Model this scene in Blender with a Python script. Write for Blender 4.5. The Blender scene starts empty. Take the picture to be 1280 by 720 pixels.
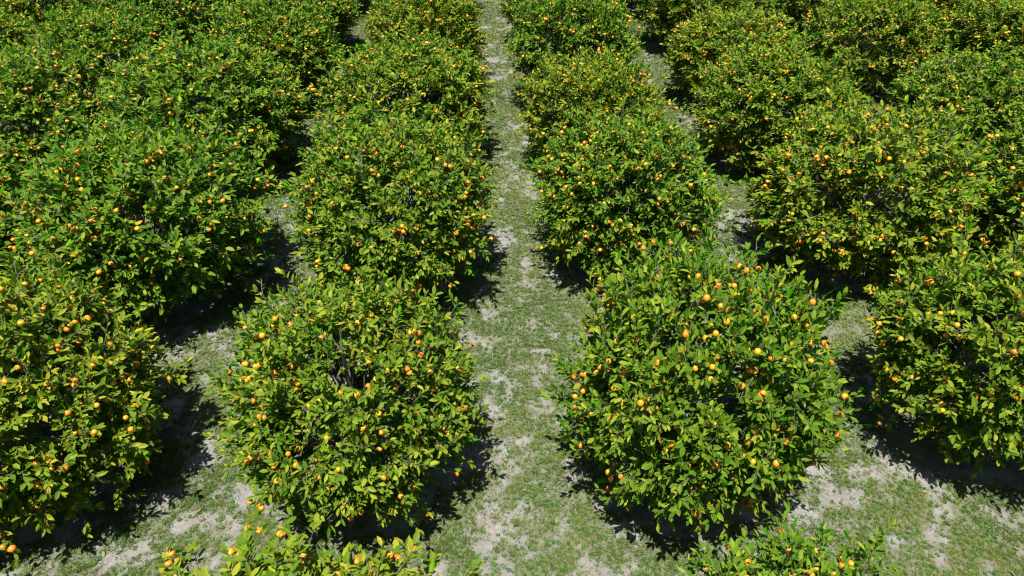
import bpy, math, random
import numpy as np
from mathutils import Vector, Matrix
from mathutils.bvhtree import BVHTree

scene = bpy.context.scene
# ------------------------------------------------------------------ camera
TH, YAW, CAMH, FPX = 0.6642, 0.0466, 9.1494, 850.0
cd = bpy.data.cameras.new('camera')
cam = bpy.data.objects.new('camera', cd)
scene.collection.objects.link(cam)
cam.location = (0, 0, CAMH)
cam.rotation_euler = (math.pi / 2 - TH, 0, -YAW)
cd.sensor_width = 36.0
cd.lens = FPX / 1280 * 36.0
cd.clip_end = 3000
scene.camera = cam

# ------------------------------------------------------------------ sky and sun
SUN = Vector((-0.10, -0.26, 1.0)).normalized()
elev = math.asin(SUN.z)
rot = math.atan2(SUN.x, SUN.y)
world = bpy.data.worlds.new('World')
scene.world = world
world.use_nodes = True
wn = world.node_tree
sky = wn.nodes.new('ShaderNodeTexSky')
sky.sky_type = 'NISHITA'
sky.sun_disc = False
sky.sun_elevation = elev
sky.sun_rotation = rot
wn.links.new(sky.outputs[0], wn.nodes['Background'].inputs[0])
wn.nodes['Background'].inputs[1].default_value = 0.055
sl = bpy.data.lights.new('sun', 'SUN')
sl.energy = 4.6
sl.angle = math.radians(0.5)
sl.color = (1.0, 0.955, 0.88)
so = bpy.data.objects.new('sun', sl)
scene.collection.objects.link(so)
so.rotation_euler = SUN.to_track_quat('Z', 'Y').to_euler()
so.location = (0, 0, 40)
scene.view_settings.view_transform = 'Standard'
scene.view_settings.look = 'None'
scene.view_settings.exposure = 1.18
scene.view_settings.gamma = 1.0
scene.view_settings.use_curve_mapping = False

random.seed(5)
rng = np.random.default_rng(11)


# ------------------------------------------------------------------ helpers
def link(o, parent=None):
    scene.collection.objects.link(o)
    if parent is not None:
        o.parent = parent
    return o


class Soup:
    """collects vertices / faces as arrays"""
    def __init__(self):
        self.v, self.f, self.n = [], [], 0
        self.attr, self.mat = [], []

    def add(self, v, f, rnd=0.0, mat=0):
        v = np.asarray(v, float)
        self.v.append(v)
        self.f += [tuple(i + self.n for i in q) for q in f]
        self.mat += [mat] * len(f)
        self.attr.append(np.full(len(v), rnd))
        self.n += len(v)


def np_mesh(name, verts, faces, mats, matidx=None, attrs=None, uv=None, smooth=False):
    """faces: list of arrays (n,3) / (n,4) in order"""
    me = bpy.data.meshes.new(name)
    me.vertices.add(len(verts))
    me.vertices.foreach_set('co', np.asarray(verts, np.float32).ravel())
    loops = np.concatenate([a.ravel() for a in faces]).astype(np.int32)
    tot = np.concatenate([np.full(len(a), a.shape[1]) for a in faces]).astype(np.int32)
    start = np.concatenate([[0], np.cumsum(tot)[:-1]]).astype(np.int32)
    me.loops.add(len(loops))
    me.loops.foreach_set('vertex_index', loops)
    me.polygons.add(len(tot))
    me.polygons.foreach_set('loop_start', start)
    me.polygons.foreach_set('loop_total', tot)
    if matidx is not None:
        me.polygons.foreach_set('material_index', np.asarray(matidx, np.int32))
    me.polygons.foreach_set('use_smooth', np.full(len(tot), smooth))
    for k, a in (attrs or {}).items():
        at = me.attributes.new(k, 'FLOAT', 'POINT')
        at.data.foreach_set('value', np.asarray(a, np.float32))
    if uv is not None:
        l = me.uv_layers.new(name='UVMap')
        l.data.foreach_set('uv', np.asarray(uv, np.float32)[loops].ravel())
    for m in mats:
        me.materials.append(m)
    me.update(calc_edges=True)
    return me


def tube(P, R, sides=5):
    """tapered tube along points P (n,3) with radii R -> verts, quads"""
    P = np.asarray(P, float)
    n = len(P)
    T = np.gradient(P, axis=0)
    T /= np.linalg.norm(T, axis=1)[:, None] + 1e-9
    ref = np.array([0.31, 0.87, 0.38])
    A = np.cross(T, ref)
    A /= np.linalg.norm(A, axis=1)[:, None] + 1e-9
    B = np.cross(T, A)
    a = np.arange(sides) * 2 * np.pi / sides
    V = P[:, None] + (A[:, None] * np.cos(a)[None, :, None] + B[:, None] * np.sin(a)[None, :, None]) * np.asarray(R)[:, None, None]
    i = np.arange(n - 1)[:, None] * sides
    j = np.arange(sides)[None]
    k = (j + 1) % sides
    F = np.stack([i + j, i + k, i + sides + k, i + sides + j], -1).reshape(-1, 4)
    return V.reshape(-1, 3), F


class TubeBag:
    def __init__(self):
        self.V, self.F, self.n = [], [], 0

    def add(self, P, R, sides=5):
        v, f = tube(P, R, sides)
        self.V.append(v)
        self.F.append(f + self.n)
        self.n += len(v)

    def arrays(self):
        return np.concatenate(self.V), np.concatenate(self.F)


def curve(a, b, bend, n=6, wob=0.0, r=rng):
    t = np.linspace(0, 1, n)[:, None]
    P = a * (1 - t) + b * t + np.asarray(bend)[None] * (4 * t * (1 - t))
    if wob:
        w = r.normal(size=(n, 3)) * wob
        w[0] = w[-1] = 0
        P = P + w
    return P


def nd(mat):
    return mat.node_tree.nodes, mat.node_tree.links


def new_mat(name):
    m = bpy.data.materials.new(name)
    m.use_nodes = True
    return m


def ramp(nodes, stops):
    r = nodes.new('ShaderNodeValToRGB')
    cr = r.color_ramp
    while len(cr.elements) > 1:
        cr.elements.remove(cr.elements[-1])
    cr.elements[0].position = stops[0][0]
    cr.elements[0].color = (*stops[0][1], 1)
    for p, c in stops[1:]:
        e = cr.elements.new(p)
        e.color = (*c, 1)
    return r


def mixc(nodes, links, fac, a, b, mode='MIX'):
    m = nodes.new('ShaderNodeMix')
    m.data_type = 'RGBA'
    m.blend_type = mode
    for sock, val in ((m.inputs[0], fac), (m.inputs[6], a), (m.inputs[7], b)):
        if isinstance(val, (int, float)):
            sock.default_value = val
        elif isinstance(val, tuple):
            sock.default_value = (*val, 1)
        else:
            links.new(val, sock)
    return m.outputs[2]


def math_n(nodes, links, op, a, b=None, c=None, clamp=False):
    m = nodes.new('ShaderNodeMath')
    m.operation = op
    m.use_clamp = clamp
    for s, val in zip(m.inputs, (a, b, c)):
        if val is None:
            continue
        if isinstance(val, (int, float)):
            s.default_value = val
        else:
            links.new(val, s)
    return m.outputs[0]


# ------------------------------------------------------------------ materials
def leaf_material():
    m = new_mat('citrus_leaf')
    N, L = nd(m)
    bs = N['Principled BSDF']
    at = N.new('ShaderNodeAttribute'); at.attribute_name = 'rnd'
    top = ramp(N, [(0.0, (0.012, 0.085, 0.002)), (0.22, (0.026, 0.190, 0.002)), (0.44, (0.046, 0.285, 0.002)), (0.54, (0.100, 0.245, 0.003)),
                   (0.84, (0.150, 0.270, 0.004)), (0.965, (0.265, 0.320, 0.012)), (1.0, (0.48, 0.28, 0.02))])
    L.new(at.outputs['Fac'], top.inputs[0])
    under = ramp(N, [(0.0, (0.050, 0.115, 0.007)), (0.6, (0.120, 0.180, 0.012)), (1.0, (0.25, 0.26, 0.022))])
    L.new(at.outputs['Fac'], under.inputs[0])
    geo = N.new('ShaderNodeNewGeometry')
    # midrib and pale margin across the blade (uv: x along, y across)
    uv = N.new('ShaderNodeUVMap'); uv.uv_map = 'UVMap'
    sp = N.new('ShaderNodeSeparateXYZ'); L.new(uv.outputs[0], sp.inputs[0])
    d = math_n(N, L, 'ABSOLUTE', sp.outputs[1])
    rib = math_n(N, L, 'LESS_THAN', d, 0.09)
    edge = math_n(N, L, 'SMOOTH_MIN', 1.0, d, 0.0)
    mr = N.new('ShaderNodeMapRange'); mr.inputs[1].default_value = 0.72; mr.inputs[2].default_value = 1.0
    mr.inputs[3].default_value = 0.0; mr.inputs[4].default_value = 0.38
    L.new(edge, mr.inputs[0])
    f = math_n(N, L, 'MAXIMUM', math_n(N, L, 'MULTIPLY', rib, 0.35), mr.outputs[0])
    c = mixc(N, L, f, top.outputs[0], (0.24, 0.36, 0.012))
    c = mixc(N, L, geo.outputs['Backfacing'], c, under.outputs[0])
    oi = N.new('ShaderNodeObjectInfo')
    tint = ramp(N, [(0.0, (0.82, 0.95, 0.9)), (0.5, (1.0, 1.0, 1.0)), (1.0, (1.2, 1.05, 0.95))])
    L.new(oi.outputs['Random'], tint.inputs[0])
    c = mixc(N, L, 1.0, c, tint.outputs[0], 'MULTIPLY')
    L.new(c, bs.inputs['Base Color'])
    bs.inputs['Roughness'].default_value = 0.55
    bs.inputs['Specular IOR Level'].default_value = 0.08
    tr = N.new('ShaderNodeBsdfTranslucent')
    tc = mixc(N, L, 1.0, c, (0.85, 1.5, 0.35), 'MULTIPLY')
    L.new(tc, tr.inputs[0])
    mx = N.new('ShaderNodeMixShader'); mx.inputs[0].default_value = 0.17
    L.new(bs.outputs[0], mx.inputs[1]); L.new(tr.outputs[0], mx.inputs[2])
    L.new(mx.outputs[0], N['Material Output'].inputs[0])
    return m


def bark_material(name, c1, c2, scale):
    m = new_mat(name)
    N, L = nd(m)
    bs = N['Principled BSDF']
    tc = N.new('ShaderNodeTexCoord')
    no = N.new('ShaderNodeTexNoise'); no.inputs['Scale'].default_value = scale; no.inputs['Detail'].default_value = 6
    L.new(tc.outputs['Object'], no.inputs[0])
    r = ramp(N, [(0.3, c1), (0.7, c2)])
    L.new(no.outputs[0], r.inputs[0]); L.new(r.outputs[0], bs.inputs['Base Color'])
    bs.inputs['Roughness'].default_value = 0.85
    bp = N.new('ShaderNodeBump'); bp.inputs['Strength'].default_value = 0.5; bp.inputs['Distance'].default_value = 0.01
    L.new(no.outputs[0], bp.inputs['Height']); L.new(bp.outputs[0], bs.inputs['Normal'])
    return m


def fruit_material():
    m = new_mat('orange_peel')
    N, L = nd(m)
    bs = N['Principled BSDF']
    oi = N.new('ShaderNodeObjectInfo')
    at = N.new('ShaderNodeAttribute'); at.attribute_name = 'rnd'
    s = math_n(N, L, 'FRACT', math_n(N, L, 'ADD', oi.outputs['Random'], at.outputs['Fac']))
    r = ramp(N, [(0.0, (0.54, 0.155, 0.006)), (0.4, (0.62, 0.225, 0.007)), (0.85, (0.64, 0.280, 0.009)), (1.0, (0.58, 0.33, 0.010))])
    L.new(s, r.inputs[0])
    L.new(r.outputs[0], bs.inputs['Base Color'])
    tc = N.new('ShaderNodeTexCoord')
    no = N.new('ShaderNodeTexNoise'); no.inputs['Scale'].default_value = 160
    L.new(tc.outputs['Object'], no.inputs[0])
    bp = N.new('ShaderNodeBump'); bp.inputs['Strength'].default_value = 0.25; bp.inputs['Distance'].default_value = 0.003
    L.new(no.outputs[0], bp.inputs['Height']); L.new(bp.outputs[0], bs.inputs['Normal'])
    bs.inputs['Roughness'].default_value = 0.5
    return m


def simple_attr_mat(name, stops, rough=0.8, trans=0.0):
    m = new_mat(name)
    N, L = nd(m)
    bs = N['Principled BSDF']
    at = N.new('ShaderNodeAttribute'); at.attribute_name = 'rnd'
    r = ramp(N, stops)
    L.new(at.outputs['Fac'], r.inputs[0]); L.new(r.outputs[0], bs.inputs['Base Color'])
    bs.inputs['Roughness'].default_value = rough
    if trans:
        tr = N.new('ShaderNodeBsdfTranslucent'); L.new(r.outputs[0], tr.inputs[0])
        mx = N.new('ShaderNodeMixShader'); mx.inputs[0].default_value = trans
        L.new(bs.outputs[0], mx.inputs[1]); L.new(tr.outputs[0], mx.inputs[2])
        L.new(mx.outputs[0], N['Material Output'].inputs[0])
    return m


def soil_material():
    m = new_mat('sandy_soil')
    N, L = nd(m)
    bs = N['Principled BSDF']
    geo = N.new('ShaderNodeNewGeometry')
    def noise(scale, det, rough=0.6):
        n = N.new('ShaderNodeTexNoise'); n.inputs['Scale'].default_value = scale
        n.inputs['Detail'].default_value = det; n.inputs['Roughness'].default_value = rough
        L.new(geo.outputs['Position'], n.inputs[0])
        return n.outputs[0]
    n1, n2, n3 = noise(0.8, 5), noise(9, 8, 0.7), noise(60, 4, 0.7)
    base = ramp(N, [(0.25, (0.120, 0.114, 0.100)), (0.5, (0.191, 0.182, 0.165)), (0.75, (0.301, 0.291, 0.268))])
    L.new(math_n(N, L, 'ADD', math_n(N, L, 'MULTIPLY', n1, 0.35), math_n(N, L, 'MULTIPLY', n2, 0.65)), base.inputs[0])
    # greyish gravelly blotches
    g = N.new('ShaderNodeMapRange'); g.inputs[1].default_value = 0.52; g.inputs[2].default_value = 0.68
    L.new(noise(1.9, 6, 0.6), g.inputs[0])
    c = mixc(N, L, math_n(N, L, 'MULTIPLY', g.outputs[0], 0.55), base.outputs[0], (0.258, 0.271, 0.280))
    # thin moss and root felt where plants grow
    cov = N.new('ShaderNodeAttribute'); cov.attribute_name = 'cover'
    k = math_n(N, L, 'ADD', cov.outputs['Fac'], math_n(N, L, 'MULTIPLY', math_n(N, L, 'SUBTRACT', n2, 0.5), 1.3))
    mr = N.new('ShaderNodeMapRange'); mr.inputs[1].default_value = 0.40; mr.inputs[2].default_value = 0.72
    L.new(k, mr.inputs[0])
    moss = mixc(N, L, n3, (0.047, 0.071, 0.015), (0.116, 0.133, 0.043))
    c = mixc(N, L, math_n(N, L, 'MULTIPLY', mr.outputs[0], 0.55), c, moss)
    fl = N.new('ShaderNodeMapRange'); fl.inputs[1].default_value = 0.3; fl.inputs[2].default_value = 0.75
    fl.inputs[3].default_value = 0.72; fl.inputs[4].default_value = 1.25
    L.new(n3, fl.inputs[0])
    cc = N.new('ShaderNodeCombineColor')
    for i in range(3):
        L.new(fl.outputs[0], cc.inputs[i])
    c = mixc(N, L, 1.0, c, cc.outputs[0], 'MULTIPLY')
    L.new(c, bs.inputs['Base Color'])
    bs.inputs['Roughness'].default_value = 0.95
    bs.inputs['Specular IOR Level'].default_value = 0.1
    h = math_n(N, L, 'ADD', math_n(N, L, 'MULTIPLY', n2, 1.0), math_n(N, L, 'MULTIPLY', n3, 0.35))
    bp = N.new('ShaderNodeBump'); bp.inputs['Strength'].default_value = 0.9; bp.inputs['Distance'].default_value = 0.035
    L.new(h, bp.inputs['Height']); L.new(bp.outputs[0], bs.inputs['Normal'])
    return m


M_LEAF = leaf_material()
M_TWIG = bark_material('twig_bark', (0.075, 0.065, 0.062), (0.15, 0.135, 0.125), 20)
M_BARK = bark_material('trunk_bark', (0.085, 0.072, 0.068), (0.17, 0.15, 0.14), 9)
M_FRUIT = fruit_material()
M_SOIL = soil_material()
M_GRASS = simple_attr_mat('short_grass', [(0.0, (0.022, 0.060, 0.003)), (0.5, (0.088, 0.138, 0.006)), (0.85, (0.16, 0.19, 0.020)), (1.0, (0.24, 0.22, 0.09))], 0.75, 0.2)
M_WEED = simple_attr_mat('weed_leaf', [(0.0, (0.022, 0.075, 0.010)), (1.0, (0.070, 0.145, 0.020))], 0.6, 0.1)
M_CLOD = simple_attr_mat('soil_clod', [(0.0, (0.12, 0.11, 0.095)), (0.6, (0.18, 0.168, 0.15)), (1.0, (0.19, 0.20, 0.215))], 0.95)
M_LITTER = simple_attr_mat('dry_leaf', [(0.0, (0.10, 0.065, 0.035)), (0.7, (0.17, 0.125, 0.07)), (1.0, (0.19, 0.18, 0.07))], 0.9)


# ------------------------------------------------------------------ value noise (python side, for plant cover)
def vnoise(x, y, seed, scale):
    r = np.random.default_rng(seed)
    G = r.random((256, 256))
    X, Y = x * scale + 1000, y * scale + 1000
    i, j = np.floor(X).astype(int), np.floor(Y).astype(int)
    u, v = X - i, Y - j
    u, v = u * u * (3 - 2 * u), v * v * (3 - 2 * v)
    g = lambda a, b: G[a % 256, b % 256]
    return (g(i, j) * (1 - u) + g(i + 1, j) * u) * (1 - v) + (g(i, j + 1) * (1 - u) + g(i + 1, j + 1) * u) * v


def fbm(x, y, seed, scale, octs=4, gain=0.55):
    s, a, t = 0, 1, 0
    for o in range(octs):
        s = s + a * vnoise(x, y, seed + o, scale * 2.03 ** o)
        t += a
        a *= gain
    return s / t


def cover(x, y):
    n = fbm(x, y, 23, 2.3, 5, 0.80)
    n2 = fbm(x, y, 50, 0.16, 2)
    c = (n - 0.5) * 3.6 + (n2 - 0.5) * 0.3 + 0.80 + np.clip((y - 11) / 10, 0, 1) * 0.22
    # the lane beside the middle one carries more grass
    return np.clip(c, 0, 1)


def height(x, y):
    return (fbm(x, y, 77, 0.35, 3) - 0.5) * 0.10 + (fbm(x, y, 90, 2.2, 3) - 0.5) * 0.045


# ------------------------------------------------------------------ ground: one sheet to the horizon, finer near the orchard
def axis(lo, hi, step, far):
    a = np.arange(lo, hi + step / 2, step)
    g = []
    d, s = 0, step
    while d < far:
        s *= 1.6
        d += s
        g.append(d)
    g = np.array(g)
    return np.concatenate([lo - g[::-1], a, hi + g])


gx, gy = axis(-30, 34, 0.11, 1500), axis(0, 44, 0.11, 1500)
XX, YY = np.meshgrid(gx, gy)
far = np.maximum(np.abs(XX - 2) - 32, np.abs(YY - 22) - 22)
ZZ = height(XX, YY) * np.clip(1 - far / 6, 0, 1)
nx, ny = len(gx), len(gy)
idx = np.arange(nx * ny).reshape(ny, nx)
F = np.stack([idx[:-1, :-1], idx[:-1, 1:], idx[1:, 1:], idx[1:, :-1]], -1).reshape(-1, 4)
cv = cover(XX, YY)
gm = np_mesh('ground', np.stack([XX, YY, ZZ], -1).reshape(-1, 3), [F], [M_SOIL], attrs={'cover': cv.ravel()}, smooth=True)
ground = link(bpy.data.objects.new('ground', gm))
ground['kind'] = 'structure'
ground['label'] = 'pale sandy orchard soil with patchy green cover'


# ------------------------------------------------------------------ orchard layout (measured from the crowns)
X0, Y0, SX, SY = 0.545, 7.226, 5.0, 4.971
CR, CH = 2.005, 3.5
ADJ = {(-1, 0): (-0.05, -0.23, 0.94, 0.99), (-1, 1): (0.01, 0.11, 1.04, 1.03), (-1, 2): (-0.02, 0.77, 1.11, 0.97),
       (-1, 3): (0.16, 1.3, 0.98, 1.03), (0, 0): (-0.05, -0.50, 0.98, 1.18), (0, 1): (-0.06, 0.41, 0.98, 0.99),
       (0, 2): (-0.25, -0.05, 0.90, 0.92), (1, 0): (-0.02, 0.12, 1.02, 1.05), (1, 1): (0.12, 0.23, 1.10, 1.02),
       (1, 2): (-0.12, 0.16, 1.01, 0.95), (1, 3): (0.0, -0.44, 1.0, 0.86), (-2, 0): (-0.07, -0.16, 1.04, 1.04),
       (-2, 1): (0.13, -0.26, 1.13, 1.07), (-3, 1): (0.6, -0.2, 1.15, 1.04), (2, 1): (-0.35, -0.1, 1.12, 1.04), (-3, 2): (0.3, -0.1, 1.12, 1.0), (-2, 2): (-0.11, 0.15, 1.2, 1.01), (-2, 3): (0.51, 0.07, 1.04, 0.99),
       (-1, -1): (-0.12, 0.22, 1.16, 0.85), (0, -1): (-0.02, 0.48, 0.80, 0.89), (2, 2): (0.03, -0.38, 0.98, 0.88)}


def project(P):
    q = np.asarray(P, float) - np.array([0, 0, CAMH])
    c, s = math.cos(YAW), math.sin(YAW)
    x = q[..., 0] * c - q[..., 1] * s
    y = q[..., 0] * s + q[..., 1] * c
    z = q[..., 2]
    d = y * math.cos(TH) - z * math.sin(TH)
    up = y * math.sin(TH) + z * math.cos(TH)
    return 640 + FPX * x / d, 360 - FPX * up / d, d


trees = []
lay = np.random.default_rng(3)
for j in range(-1, 7):
    for i in range(-8, 9):
        dx, dy, sr, sh = lay.normal() * 0.12, lay.normal() * 0.2, lay.uniform(0.98, 1.13), lay.uniform(0.88, 1.08)
        if (i, j) in ADJ:
            dx, dy, sr, sh = ADJ[(i, j)]
        if j >= 1:
            sr *= 1.04
        x, y = X0 + (i + 0.5) * SX + dx, Y0 + j * SY + dy
        u = np.linspace(0, 2 * np.pi, 24)
        ring = np.concatenate([np.stack([x + CR * sr * k * np.cos(u), y + CR * sr * k * np.sin(u), np.full(24, z)], -1)
                               for k, z in ((0.5, 3.4 * sh), (1, 1.8 * sh), (0.8, 0.3))])
        px, py, d = project(ring)
        if d.min() < 0.5:
            continue
        inframe = (px.max() > 0) and (px.min() < 1280) and (py.max() > 4) and (py.min() < 712)
        near = (px.max() > -260) and (px.min() < 1540) and (py.max() > -30) and (py.min() < 850)
        if inframe or near:
            trees.append(dict(i=i, j=j, x=x, y=y, sr=sr, sh=sh, vis=inframe, d=math.dist((x, y, 2), (0, 0, CAMH))))
trees.sort(key=lambda t: t['d'])

# ------------------------------------------------------------------ tree variants
UP = np.array([0, 0, 1.0])


def rows_norm(a):
    return a / (np.linalg.norm(a, axis=-1, keepdims=True) + 1e-9)


def leaf_batch(base, along, normal, length, width, rnd, r):
    """many folded, arched, ovate leaves -> verts, faces, attr, uv"""
    n = len(base)
    T = rows_norm(along)
    Nn = rows_norm(normal - (normal * T).sum(-1, keepdims=True) * T)
    B = np.cross(Nn, T)
    fold = r.uniform(0.12, 0.42, n)[:, None]
    arch = r.uniform(0.02, 0.28, n)[:, None]
    Lx, Wd = length[:, None], width[:, None]
    def pt(t, s):
        drop = -arch * (t ** 2) * Lx
        up = abs(s) * fold * Wd
        return base + T * (t * Lx) + B * (s * Wd * 0.5) + Nn * (drop + up * 0.5)
    prof = [(0, 0), (0.08, 0), (0.30, -0.86), (0.30, 0), (0.30, 0.86), (0.70, -0.92), (0.70, 0), (0.70, 0.92), (1.0, 0)]
    V = np.stack([pt(t, s) for t, s in prof], 1)
    uvl = np.array([(0, 0), (0.08, 0), (0.30, -1), (0.30, 0), (0.30, 1), (0.7, -1), (0.7, 0), (0.7, 1), (1, 0)])
    o = (np.arange(n) * 9)[:, None]
    tri = np.array([[1, 3, 2], [1, 4, 3], [5, 6, 8], [6, 7, 8]])
    quad = np.array([[2, 3, 6, 5], [3, 4, 7, 6]])
    TR = (o[:, :, None] + tri[None]).reshape(-1, 3)
    Q = (o[:, :, None] + quad[None]).reshape(-1, 4)
    return V.reshape(-1, 3), TR, Q, np.repeat(rnd, 9), np.tile(uvl, (n, 1))


def ico_sphere(level):
    import bmesh
    bm = bmesh.new()
    bmesh.ops.create_icosphere(bm, subdivisions=level, radius=1)
    v = np.array([p.co[:] for p in bm.verts])
    f = np.array([[q.index for q in p.verts] for p in bm.faces])
    bm.free()
    return v, f


def make_variant(seed, gap=None, gapr=0.0):
    r = np.random.default_rng(seed)
    # envelope with shallow lobes
    lob = rows_norm(r.normal(size=(16, 3)) * [1, 1, 0.7])
    amp = r.uniform(-0.16, 0.15, 16)
    def env(d):
        d = rows_norm(d)
        a = (np.exp((d @ lob.T - 1) * 9) * amp).sum(-1)
        base = (np.hypot(d[:, 0], d[:, 1]) ** 2.4 + np.abs(d[:, 2]) ** 2.4) ** (-1 / 2.4)
        low = np.clip(-d[:, 2], 0, 1)
        return base * (1 + a) * (1 - 0.06 * low ** 1.2 * np.hypot(d[:, 0], d[:, 1]) * 1.6)
    cen = np.array([0, 0, 1.72])
    R = np.array([2.0, 2.0, 1.60])
    def pos(d, rho):
        p = cen + rows_norm(d) * R * (env(d) * rho)[:, None]
        p[:, 2] = np.maximum(p[:, 2], 0.16 + 0.1 * r.random(len(p)))
        return p
    # secondary branch ends, evenly scattered over the envelope
    cand = rows_norm(r.normal(size=(4000, 3)))
    cand = cand[cand[:, 2] > -0.78]
    pick = [0]
    dist = np.linalg.norm(cand - cand[0], axis=1)
    NS = 96
    for _ in range(NS - 1):
        k = int(np.argmax(dist * r.uniform(0.75, 1, len(dist))))
        pick.append(k)
        dist = np.minimum(dist, np.linalg.norm(cand - cand[k], axis=1))
    sd = cand[pick]
    send = pos(sd, r.uniform(0.56, 0.74, NS))
    if gap is not None:
        gap = rows_norm(np.array(gap, float))
    # main limbs
    trunk = TubeBag()
    trunk.add(curve(np.array([0, 0, -0.25]), np.array([0.03, -0.02, 0.62]), (0.02, 0.02, 0), 7, 0.008, r),
              [0.16, 0.13, 0.105, 0.095, 0.09, 0.09, 0.085], 9)
    NL = 6
    lends = []
    for k in range(NL):
        a = 2 * math.pi * k / NL + r.uniform(-0.3, 0.3)
        el = r.uniform(0.45, 1.0) if k else 1.35
        d = np.array([math.cos(a) * math.cos(el), math.sin(a) * math.cos(el), math.sin(el)])
        lends.append(np.array([0.02, 0, 0.5]) + d * r.uniform(1.0, 1.35))
    if gap is not None:
        lends[0] = cen + gap * R * 0.90 + np.array([0.0, 0.03, 0.12])
    lends = np.array(lends)
    limbs = []
    lcurves = []
    for k in range(NL):
        tb = TubeBag()
        P = curve(np.array([0.02, 0, 0.45 + 0.03 * (k % 3)]), lends[k], (0, 0, -0.06 + 0.12 * r.random()), 8, 0.022, r)
        tb.add(P, np.linspace(0.062, 0.015 if (gap is not None and k == 0) else 0.026, 8), 7)
        limbs.append(tb)
        lcurves.append(P)
    # secondaries leave the limb whose end is closest in direction
    tert_from, tert_dir = [], []
    for s in range(NS):
        if gap is not None and rows_norm((send[s] - cen) / R) @ gap > math.cos(gapr * 1.6):
            continue
        d = rows_norm(lends - [0, 0, 0.5]) @ rows_norm(send[s] - [0, 0, 0.5])
        k = int(np.argmax(d))
        P = lcurves[k][int(r.integers(2, 5)) if (gap is not None and k == 0) else int(r.integers(3, 8))]
        C = curve(P, send[s], (0, 0, r.uniform(-0.12, 0.08)), 7, 0.010, r)
        limbs[k].add(C, np.linspace(0.021, 0.010, 7), 5)
    # tertiary shoots around each secondary end
    tw = TubeBag()
    if gap is not None:
        g0 = lends[0]
        for dx_, dy_, dz_ in ((-0.14, 0.06, 0.26), (0.02, 0.10, 0.38)):
            tw.add(curve(g0, g0 + np.array([dx_, dy_, dz_]), (0, 0, 0.02), 5, 0.006, r), np.linspace(0.012, 0.004, 5), 4)
    tb_, td_, tr_ = [], [], []
    fruit = []
    for s in range(NS):
        out = rows_norm((send[s] - cen) / R)
        nt = int(r.integers(5, 8))
        tone = r.normal() * 0.06
        for q in range(nt):
            d = rows_norm(out * r.uniform(0.45, 1.0) + r.normal(size=3) * 0.62 + UP * r.uniform(-0.15, 0.45))
            dd = rows_norm(((send[s] + d * 0.45) - cen) / R)
            lim = env(dd[None])[0] * r.uniform(0.78, 1.10)
            e = send[s] + d * r.uniform(0.40, 0.78)
            rho = np.linalg.norm((e - cen) / R)
            if rho > lim:
                e = cen + (e - cen) * lim / rho
            if gap is not None:
                ge = rows_norm((e - cen) / R)
                gm_ = rows_norm(((e + send[s]) / 2 - cen) / R)
                if max(ge @ gap, gm_ @ gap, out @ gap) > math.cos(gapr):
                    continue
            e[2] = max(e[2], 0.14 + 0.12 * r.random())
            P = curve(send[s], e, (0, 0, r.uniform(-0.03, 0.07)), 5, 0.012, r)
            tw.add(P, np.linspace(0.009, 0.004, 5), 3)
            # leafy twigs along the shoot
            n2 = int(r.integers(5, 8))
            for w in range(n2):
                t = (w + 0.6) / n2
                b = P[0] * (1 - t) + P[-1] * t
                dirn = rows_norm(d * 0.55 + out * 0.35 + r.normal(size=3) * 0.55 + UP * 0.28)
                ln = r.uniform(0.16, 0.34) * (1.15 if w == n2 - 1 else 1.0)
                tb_.append(b); td_.append(dirn * ln); tr_.append(tone)
                if r.random() < (0.28 if np.linalg.norm((b + dirn * ln - cen) / R) > 0.80 * env(out[None])[0] else 0.05):
                    nf = 1 if r.random() < 0.78 else (2 if r.random() < 0.7 else 3)
                    fb = b + dirn * ln * r.uniform(0.35, 0.95) + out * 0.02
                    for _ in range(nf):
                        fruit.append(np.append(fb + r.normal(size=3) * 0.045 * (nf > 1) + [0, 0, -0.05], r.uniform(0.036, 0.044)))
        # water shoots poking up through the top
        if out[2] > 0.35 and r.random() < 0.30:
            d = rows_norm(UP + out * 0.5 + r.normal(size=3) * 0.2)
            e = send[s] + d * r.uniform(0.75, 1.0)
            P = curve(send[s], e, (0, 0, 0), 5, 0.01, r)
            tw.add(P, np.linspace(0.010, 0.005, 5), 3)
            for w in range(6):
                t = 0.35 + 0.65 * w / 5
                tb_.append(P[0] * (1 - t) + P[-1] * t)
                td_.append(rows_norm(d + r.normal(size=3) * 0.45) * r.uniform(0.14, 0.24)); tr_.append(tone + 0.12)
    tb_, td_, tr_ = np.array(tb_), np.array(td_), np.array(tr_)
    nT = len(tb_)
    for k in range(nT):
        tw.add(np.stack([tb_[k], tb_[k] + td_[k] * 0.55 + [0, 0, 0.006], tb_[k] + td_[k]]), [0.0045, 0.0035, 0.002], 3)
    # leaves: spiral along each twig, rosette at the tip
    NLf = 11
    kk = np.repeat(np.arange(nT), NLf)
    q = np.tile(np.arange(NLf), nT)
    keep = r.random(len(kk)) < 0.66
    kk, q = kk[keep], q[keep]
    t = 0.14 + 0.86 * q / (NLf - 1)
    ax = rows_norm(td_[kk])
    side = rows_norm(np.cross(ax, UP + 0.01))
    oth = np.cross(side, ax)
    ang = q * 2.4 + np.repeat(r.uniform(0, 6.28, nT), NLf)[keep] + r.normal(size=len(q)) * 0.3
    rad = side * np.cos(ang)[:, None] + oth * np.sin(ang)[:, None]
    spread = np.where(q >= NLf - 3, r.uniform(0.25, 0.75, len(q)), r.uniform(0.7, 1.5, len(q)))[:, None]
    along = rows_norm(ax + rad * spread + UP * r.uniform(-0.15, 0.15, len(q))[:, None])
    nrm = rows_norm(ax * 0.55 - rad * 0.45 + UP * 1.05 + r.normal(size=(len(q), 3)) * 0.50)
    base = tb_[kk] + td_[kk] * t[:, None]
    ln = r.uniform(0.085, 0.165, len(q))
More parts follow.
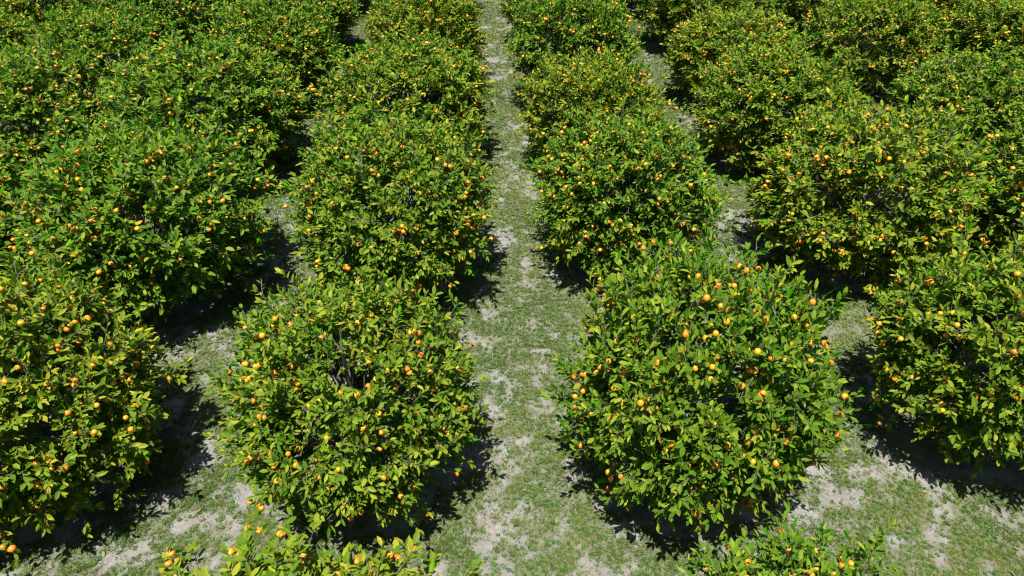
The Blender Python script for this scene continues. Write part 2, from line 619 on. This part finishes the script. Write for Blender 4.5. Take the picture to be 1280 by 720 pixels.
    wd = ln * r.uniform(0.33, 0.47, len(q))
    rn = np.clip(r.beta(1.15, 1.25, len(q)) * 0.92 + tr_[kk] + np.where(q >= NLf - 2, 0.06, -0.02), 0, 0.97)
    rare = r.random(len(q)) < 0.006
    rn[rare] = 1.0
    LV, LT, LQ, LA, LUV = leaf_batch(base, along, nrm, ln, wd, rn, r)
    TV, TF = tw.arrays()
    V = np.concatenate([LV, TV])
    me = np_mesh('crown', V, [LT, LQ, TF + len(LV)], [M_LEAF, M_TWIG],
                 matidx=np.concatenate([np.zeros(len(LT) + len(LQ)), np.ones(len(TF))]),
                 attrs={'rnd': np.concatenate([LA, np.zeros(len(TV))])},
                 uv=np.concatenate([LUV, np.zeros((len(TV), 2))]))
    tv, tf = trunk.arrays()
    tme = np_mesh('trunk', tv, [tf], [M_BARK], smooth=True)
    lme = [np_mesh('limb', *[(a, [b]) for a, b in [x.arrays()]][0], [M_BARK], smooth=True) for x in limbs]
    bv = BVHTree.FromPolygons([tuple(p) for p in LV.astype(float)], [tuple(f) for f in LT[::2].tolist()] + [tuple(f) for f in LQ.tolist()])
    fr = np.array(fruit)
    print('variant', seed, 'twigs', nT, 'leaves', len(q), 'fruit', len(fr))
    return dict(crown=me, trunk=tme, limbs=lme, fruit=fr, bvh=bv)


VARS = [make_variant(100 + s) for s in range(7)]
VARS.append(make_variant(131, (0.08, -0.36, 0.93), 0.085))
VARS.append(make_variant(140, (-0.15, -0.50, 0.85), 0.09))
GAPPED = {(-1, 0): 7, (-1, 1): 8}


# fruit meshes
def fruit_shape(nu, nv):
    vs, fs = [], []
    for a in range(nv + 1):
        ph = math.pi * a / nv
        for b in range(nu):
            th = 2 * math.pi * b / nu
            rr = math.sin(ph)
            z = math.cos(ph) * 0.93
            if a == 0:
                z -= 0.10
            elif a == 1:
                z += 0.01
            vs.append((rr * math.cos(th), rr * math.sin(th), z))
    for a in range(nv):
        for b in range(nu):
            c = (b + 1) % nu
            fs.append((a * nu + b, (a + 1) * nu + b, (a + 1) * nu + c, a * nu + c))
    return np.array(vs), np.array(fs)


FV, FF = fruit_shape(14, 9)
fruit_me = np_mesh('orange_fruit', FV, [FF], [M_FRUIT], attrs={'rnd': np.zeros(len(FV))}, smooth=True)
IV, IF = ico_sphere(1)
IV = IV * [1, 1, 0.93]

ORD = ['first', 'second', 'third', 'fourth', 'fifth', 'sixth', 'seventh', 'eighth', 'ninth', 'tenth']
OWN = {(-1, 0): 'airy orange tree, nearest full crown left of the middle lane, dark branches showing inside',
       (0, 0): 'tallest and biggest orange tree, nearest full crown right of the middle lane',
       (-1, 1): 'round orange tree second behind the cut-off crown, left of the middle lane',
       (-1, -1): 'only the leafy top of an orange tree, cut off left of the lane',
       (0, -1): 'only the small leafy top of an orange tree, cut off right of the lane'}
count = {}
nfruit_obj = 0
for t in sorted(trees, key=lambda t: (t['i'], t['j'])):
    if t['vis']:
        t['rank'] = count.get(t['i'], 0)
        count[t['i']] = t['rank'] + 1
    else:
        t['rank'] = None

tr_rng = np.random.default_rng(8)
protos = {}
for n, t in enumerate(trees):
    i, j = t['i'], t['j']
    rz = tr_rng.uniform(0, 2 * math.pi)
    vi = (i * 3 + j * 5 + 40) % 7
    if (i, j) in GAPPED:
        vi, rz = GAPPED[(i, j)], 0.0
    var = VARS[vi]
    root = bpy.data.objects.new('orange_tree', None)
    link(root)
    root.empty_display_size = 0.5
    z = float(height(np.array([t['x']]), np.array([t['y']]))[0])
    root.location = (t['x'], t['y'], z)
    root.rotation_euler = (0, 0, rz)
    root.scale = (t['sr'], t['sr'], t['sh'])
    root['category'] = 'tree'
    root['group'] = 'orange trees planted in rows'
    side = 'left' if i < 0 else 'right'
    rown = ORD[(-i - 1) if i < 0 else i]
    if t['rank'] is not None:
        lab = f"fruiting orange tree, {rown} row {side} of the middle lane, {ORD[t['rank']]} from the front"
    else:
        lab = f"fruiting orange tree past the view, {rown} row {side} of the lane, {ORD[j + 1]} across"
    root['label'] = OWN.get((i, j), lab)
    tk = link(bpy.data.objects.new('trunk', var['trunk']), root)
    for lm in var['limbs']:
        link(bpy.data.objects.new('limb', lm), tk)
    link(bpy.data.objects.new('crown', var['crown']), root)
    # fruit: those the camera side shows best become single parts, the hidden rest one mesh
    Mx = Matrix.LocRotScale(root.location, root.rotation_euler, root.scale)
    inv = Mx.inverted()
    camL = inv @ Vector((0, 0, CAMH))
    fr = var['fruit']
    score = []
    for f in fr:
        p = Vector(f[:3])
        d = (camL - p).normalized()
        a = d.cross(Vector((0, 0, 1))).normalized() * f[3] * 0.7
        b = a.cross(d)
        s = 0
        for o in (Vector((0, 0, 0)), a, -a, b, -b):
            hit = var['bvh'].ray_cast(p + o + d * f[3] * 0.8, d)
            if hit[0] is None:
                s += 1
        score.append(s + 0.001 * (p - camL).length * -1)
    order = np.argsort(-np.array(score))
    lim = 100 if t['vis'] else 0
    for k in order[:lim]:
        f = fr[k]
        o = link(bpy.data.objects.new('orange_fruit', fruit_me), root)
        o.location = f[:3]
        o.scale = (f[3], f[3], f[3])
        o.rotation_euler = (f[0] * 7 % 0.8, f[1] * 5 % 0.8, 0)
        nfruit_obj += 1
    rest = fr[order[lim:]]
    if len(rest):
        V = (IV[None] * rest[:, None, 3:4] + rest[:, None, :3]).reshape(-1, 3)
        Fc = (IF[None] + (np.arange(len(rest)) * len(IV))[:, None, None]).reshape(-1, 3)
        me = np_mesh('orange_fruits', V, [Fc], [M_FRUIT], attrs={'rnd': np.repeat(tr_rng.random(len(rest)), len(IV))}, smooth=True)
        o = link(bpy.data.objects.new('orange_fruits', me), root)
        o['kind'] = 'stuff'
print('trees', len(trees), 'visible', sum(t['vis'] for t in trees), 'fruit objects', nfruit_obj)

# ------------------------------------------------------------------ ground cover
TX = np.array([t['x'] for t in trees]); TY = np.array([t['y'] for t in trees])


def under(x, y):
    """0 in the open .. 1 at a trunk"""
    out = np.full(len(x), 9.0)
    for a, b in zip(TX, TY):
        out = np.minimum(out, np.hypot(x - a, y - b))
    return out


def scatter(r, dens, seed_cover=True, power=1.0):
    """points over the part of the ground the orchard shows; denser near the camera"""
    out = []
    for (ya, yb, k) in ((2.0, 9, 1.0), (9, 15, 0.8), (15, 24, 0.5), (24, 42, 0.25)):
        xa, xb = -(4.5 + yb * 0.85), 4.5 + yb * 0.95
        n = int((yb - ya) * (xb - xa) * dens * k)
        x, y = r.uniform(xa, xb, n), r.uniform(ya, yb, n)
        if seed_cover:
            c = cover(x, y)
            m = r.random(n) < c ** power
            x, y = x[m], y[m]
        u = under(x, y)
        m = (u > 1.2) | (r.random(len(x)) < 0.15)
        out.append(np.stack([x[m], y[m], np.full(m.sum(), 1.0 / math.sqrt(k))], -1))
    return np.concatenate(out)


gr = np.random.default_rng(41)
P = scatter(gr, 1000, power=1.2)
nb = 6
n = len(P)
a = gr.uniform(0, 6.283, (n, nb))
lean = gr.uniform(0.25, 1.0, (n, nb))
ln = gr.uniform(0.025, 0.065, (n, nb)) * (0.7 + 0.6 * cover(P[:, 0], P[:, 1]))[:, None] * (1 + 0.25 * (P[:, 2:3] - 1))
w = gr.uniform(0.0035, 0.007, (n, nb)) * P[:, 2:3] ** 0.8
zb = height(P[:, 0], P[:, 1])
bx = P[:, 0:1] + gr.normal(size=(n, nb)) * 0.012 * P[:, 2:3]
by = P[:, 1:2] + gr.normal(size=(n, nb)) * 0.012 * P[:, 2:3]
bz = np.repeat(zb[:, None] - 0.006, nb, 1)
tx = bx + np.cos(a) * ln * lean
ty = by + np.sin(a) * ln * lean
tz = bz + ln * (1.12 - 0.75 * lean) + 0.006
ox, oy = -np.sin(a) * w, np.cos(a) * w
V = np.stack([np.stack([bx - ox, by - oy, bz], -1), np.stack([bx + ox, by + oy, bz], -1), np.stack([tx, ty, tz], -1)], 2).reshape(-1, 3)
Fg = np.arange(len(V)).reshape(-1, 3)
rn = np.repeat(np.clip(gr.beta(2, 2.4, (n, nb)) + (vnoise(P[:, 0], P[:, 1], 5, 0.9) - 0.5)[:, None] * 0.5, 0, 1).ravel(), 3)
g = link(bpy.data.objects.new('grass', np_mesh('grass', V, [Fg], [M_GRASS], attrs={'rnd': rn})))
g['kind'] = 'stuff'; g['label'] = 'thin short grass growing in patches between the tree rows'; g['category'] = 'grass'
print('grass blades', len(Fg))

# small broad-leaved weeds
P = scatter(gr, 110, power=1.0)
n = len(P)
nl = 7
a = np.arange(nl)[None] * 2.4 + gr.uniform(0, 6.28, (n, 1))
ln = gr.uniform(0.014, 0.030, (n, 1)) * gr.uniform(0.7, 1.2, (n, nl)) * (1 + 0.3 * (P[:, 2:3] - 1))
zb = height(P[:, 0], P[:, 1])[:, None] + gr.uniform(0.012, 0.035, (n, nl))
cx = P[:, 0:1] + np.cos(a) * 0.006; cy = P[:, 1:2] + np.sin(a) * 0.006
def wp(t, s, dz):
    return np.stack([cx + np.cos(a) * ln * t - np.sin(a) * ln * s, cy + np.sin(a) * ln * t + np.cos(a) * ln * s, zb + dz], -1)
V = np.stack([wp(0, 0, -0.012), wp(0.7, -0.5, 0.0), wp(1.35, 0, -0.003), wp(0.7, 0.5, 0.0)], 2).reshape(-1, 3)
Fw = np.arange(len(V)).reshape(-1, 4)
wd_ = link(bpy.data.objects.new('weeds', np_mesh('weeds', V, [Fw], [M_WEED], attrs={'rnd': np.repeat(gr.random(n), nl * 4)})))
wd_['kind'] = 'stuff'; wd_['label'] = 'tiny dark green broad-leaved weeds dotted over the sandy soil'; wd_['category'] = 'weeds'

# crumbs of soil and small stones
P = scatter(gr, 60, seed_cover=False)
n = len(P)
CV, CF = ico_sphere(1)
sc = (gr.pareto(2.6, n) * 0.006 + 0.006).clip(0, 0.035)[:, None, None] * gr.uniform(0.6, 1.3, (n, 1, 3)) * [1, 1, 0.6]
J = CV[None] * (1 + gr.normal(size=(n, len(CV), 1)) * 0.14) * sc
V = (J + np.stack([P[:, 0], P[:, 1], height(P[:, 0], P[:, 1]) + 0.002], -1)[:, None]).reshape(-1, 3)
Fc = (CF[None] + (np.arange(n) * len(CV))[:, None, None]).reshape(-1, 3)
cl = link(bpy.data.objects.new('soil_clods', np_mesh('soil_clods', V, [Fc], [M_CLOD], attrs={'rnd': np.repeat(gr.random(n), len(CV))})))
cl['kind'] = 'stuff'; cl['label'] = 'small crumbs of soil and grey stones on the ground'; cl['category'] = 'soil crumbs'

# fallen leaves
P = scatter(gr, 4, seed_cover=False)
n = len(P)
aa = gr.uniform(0, 6.28, n)
al = np.stack([np.cos(aa), np.sin(aa), gr.normal(size=n) * 0.15], -1)
nn = np.stack([gr.normal(size=n) * 0.3, gr.normal(size=n) * 0.3, np.ones(n)], -1)
l = gr.uniform(0.07, 0.12, n)
V, T3, Q4, A, U = leaf_batch(np.stack([P[:, 0], P[:, 1], height(P[:, 0], P[:, 1]) + 0.03], -1), al, nn, l, l * 0.42, gr.random(n), gr)
lf = link(bpy.data.objects.new('fallen_leaves', np_mesh('fallen_leaves', V, [T3, Q4], [M_LITTER], attrs={'rnd': A}, uv=U)))
lf['kind'] = 'stuff'; lf['label'] = 'dry fallen citrus leaves scattered between the trees'; lf['category'] = 'leaf litter'

scene.render.engine = 'CYCLES'
scene.cycles.filter_width = 1.15
scene.cycles.max_bounces = 5
scene.cycles.transmission_bounces = 3
scene.cycles.diffuse_bounces = 3
scene.cycles.glossy_bounces = 2
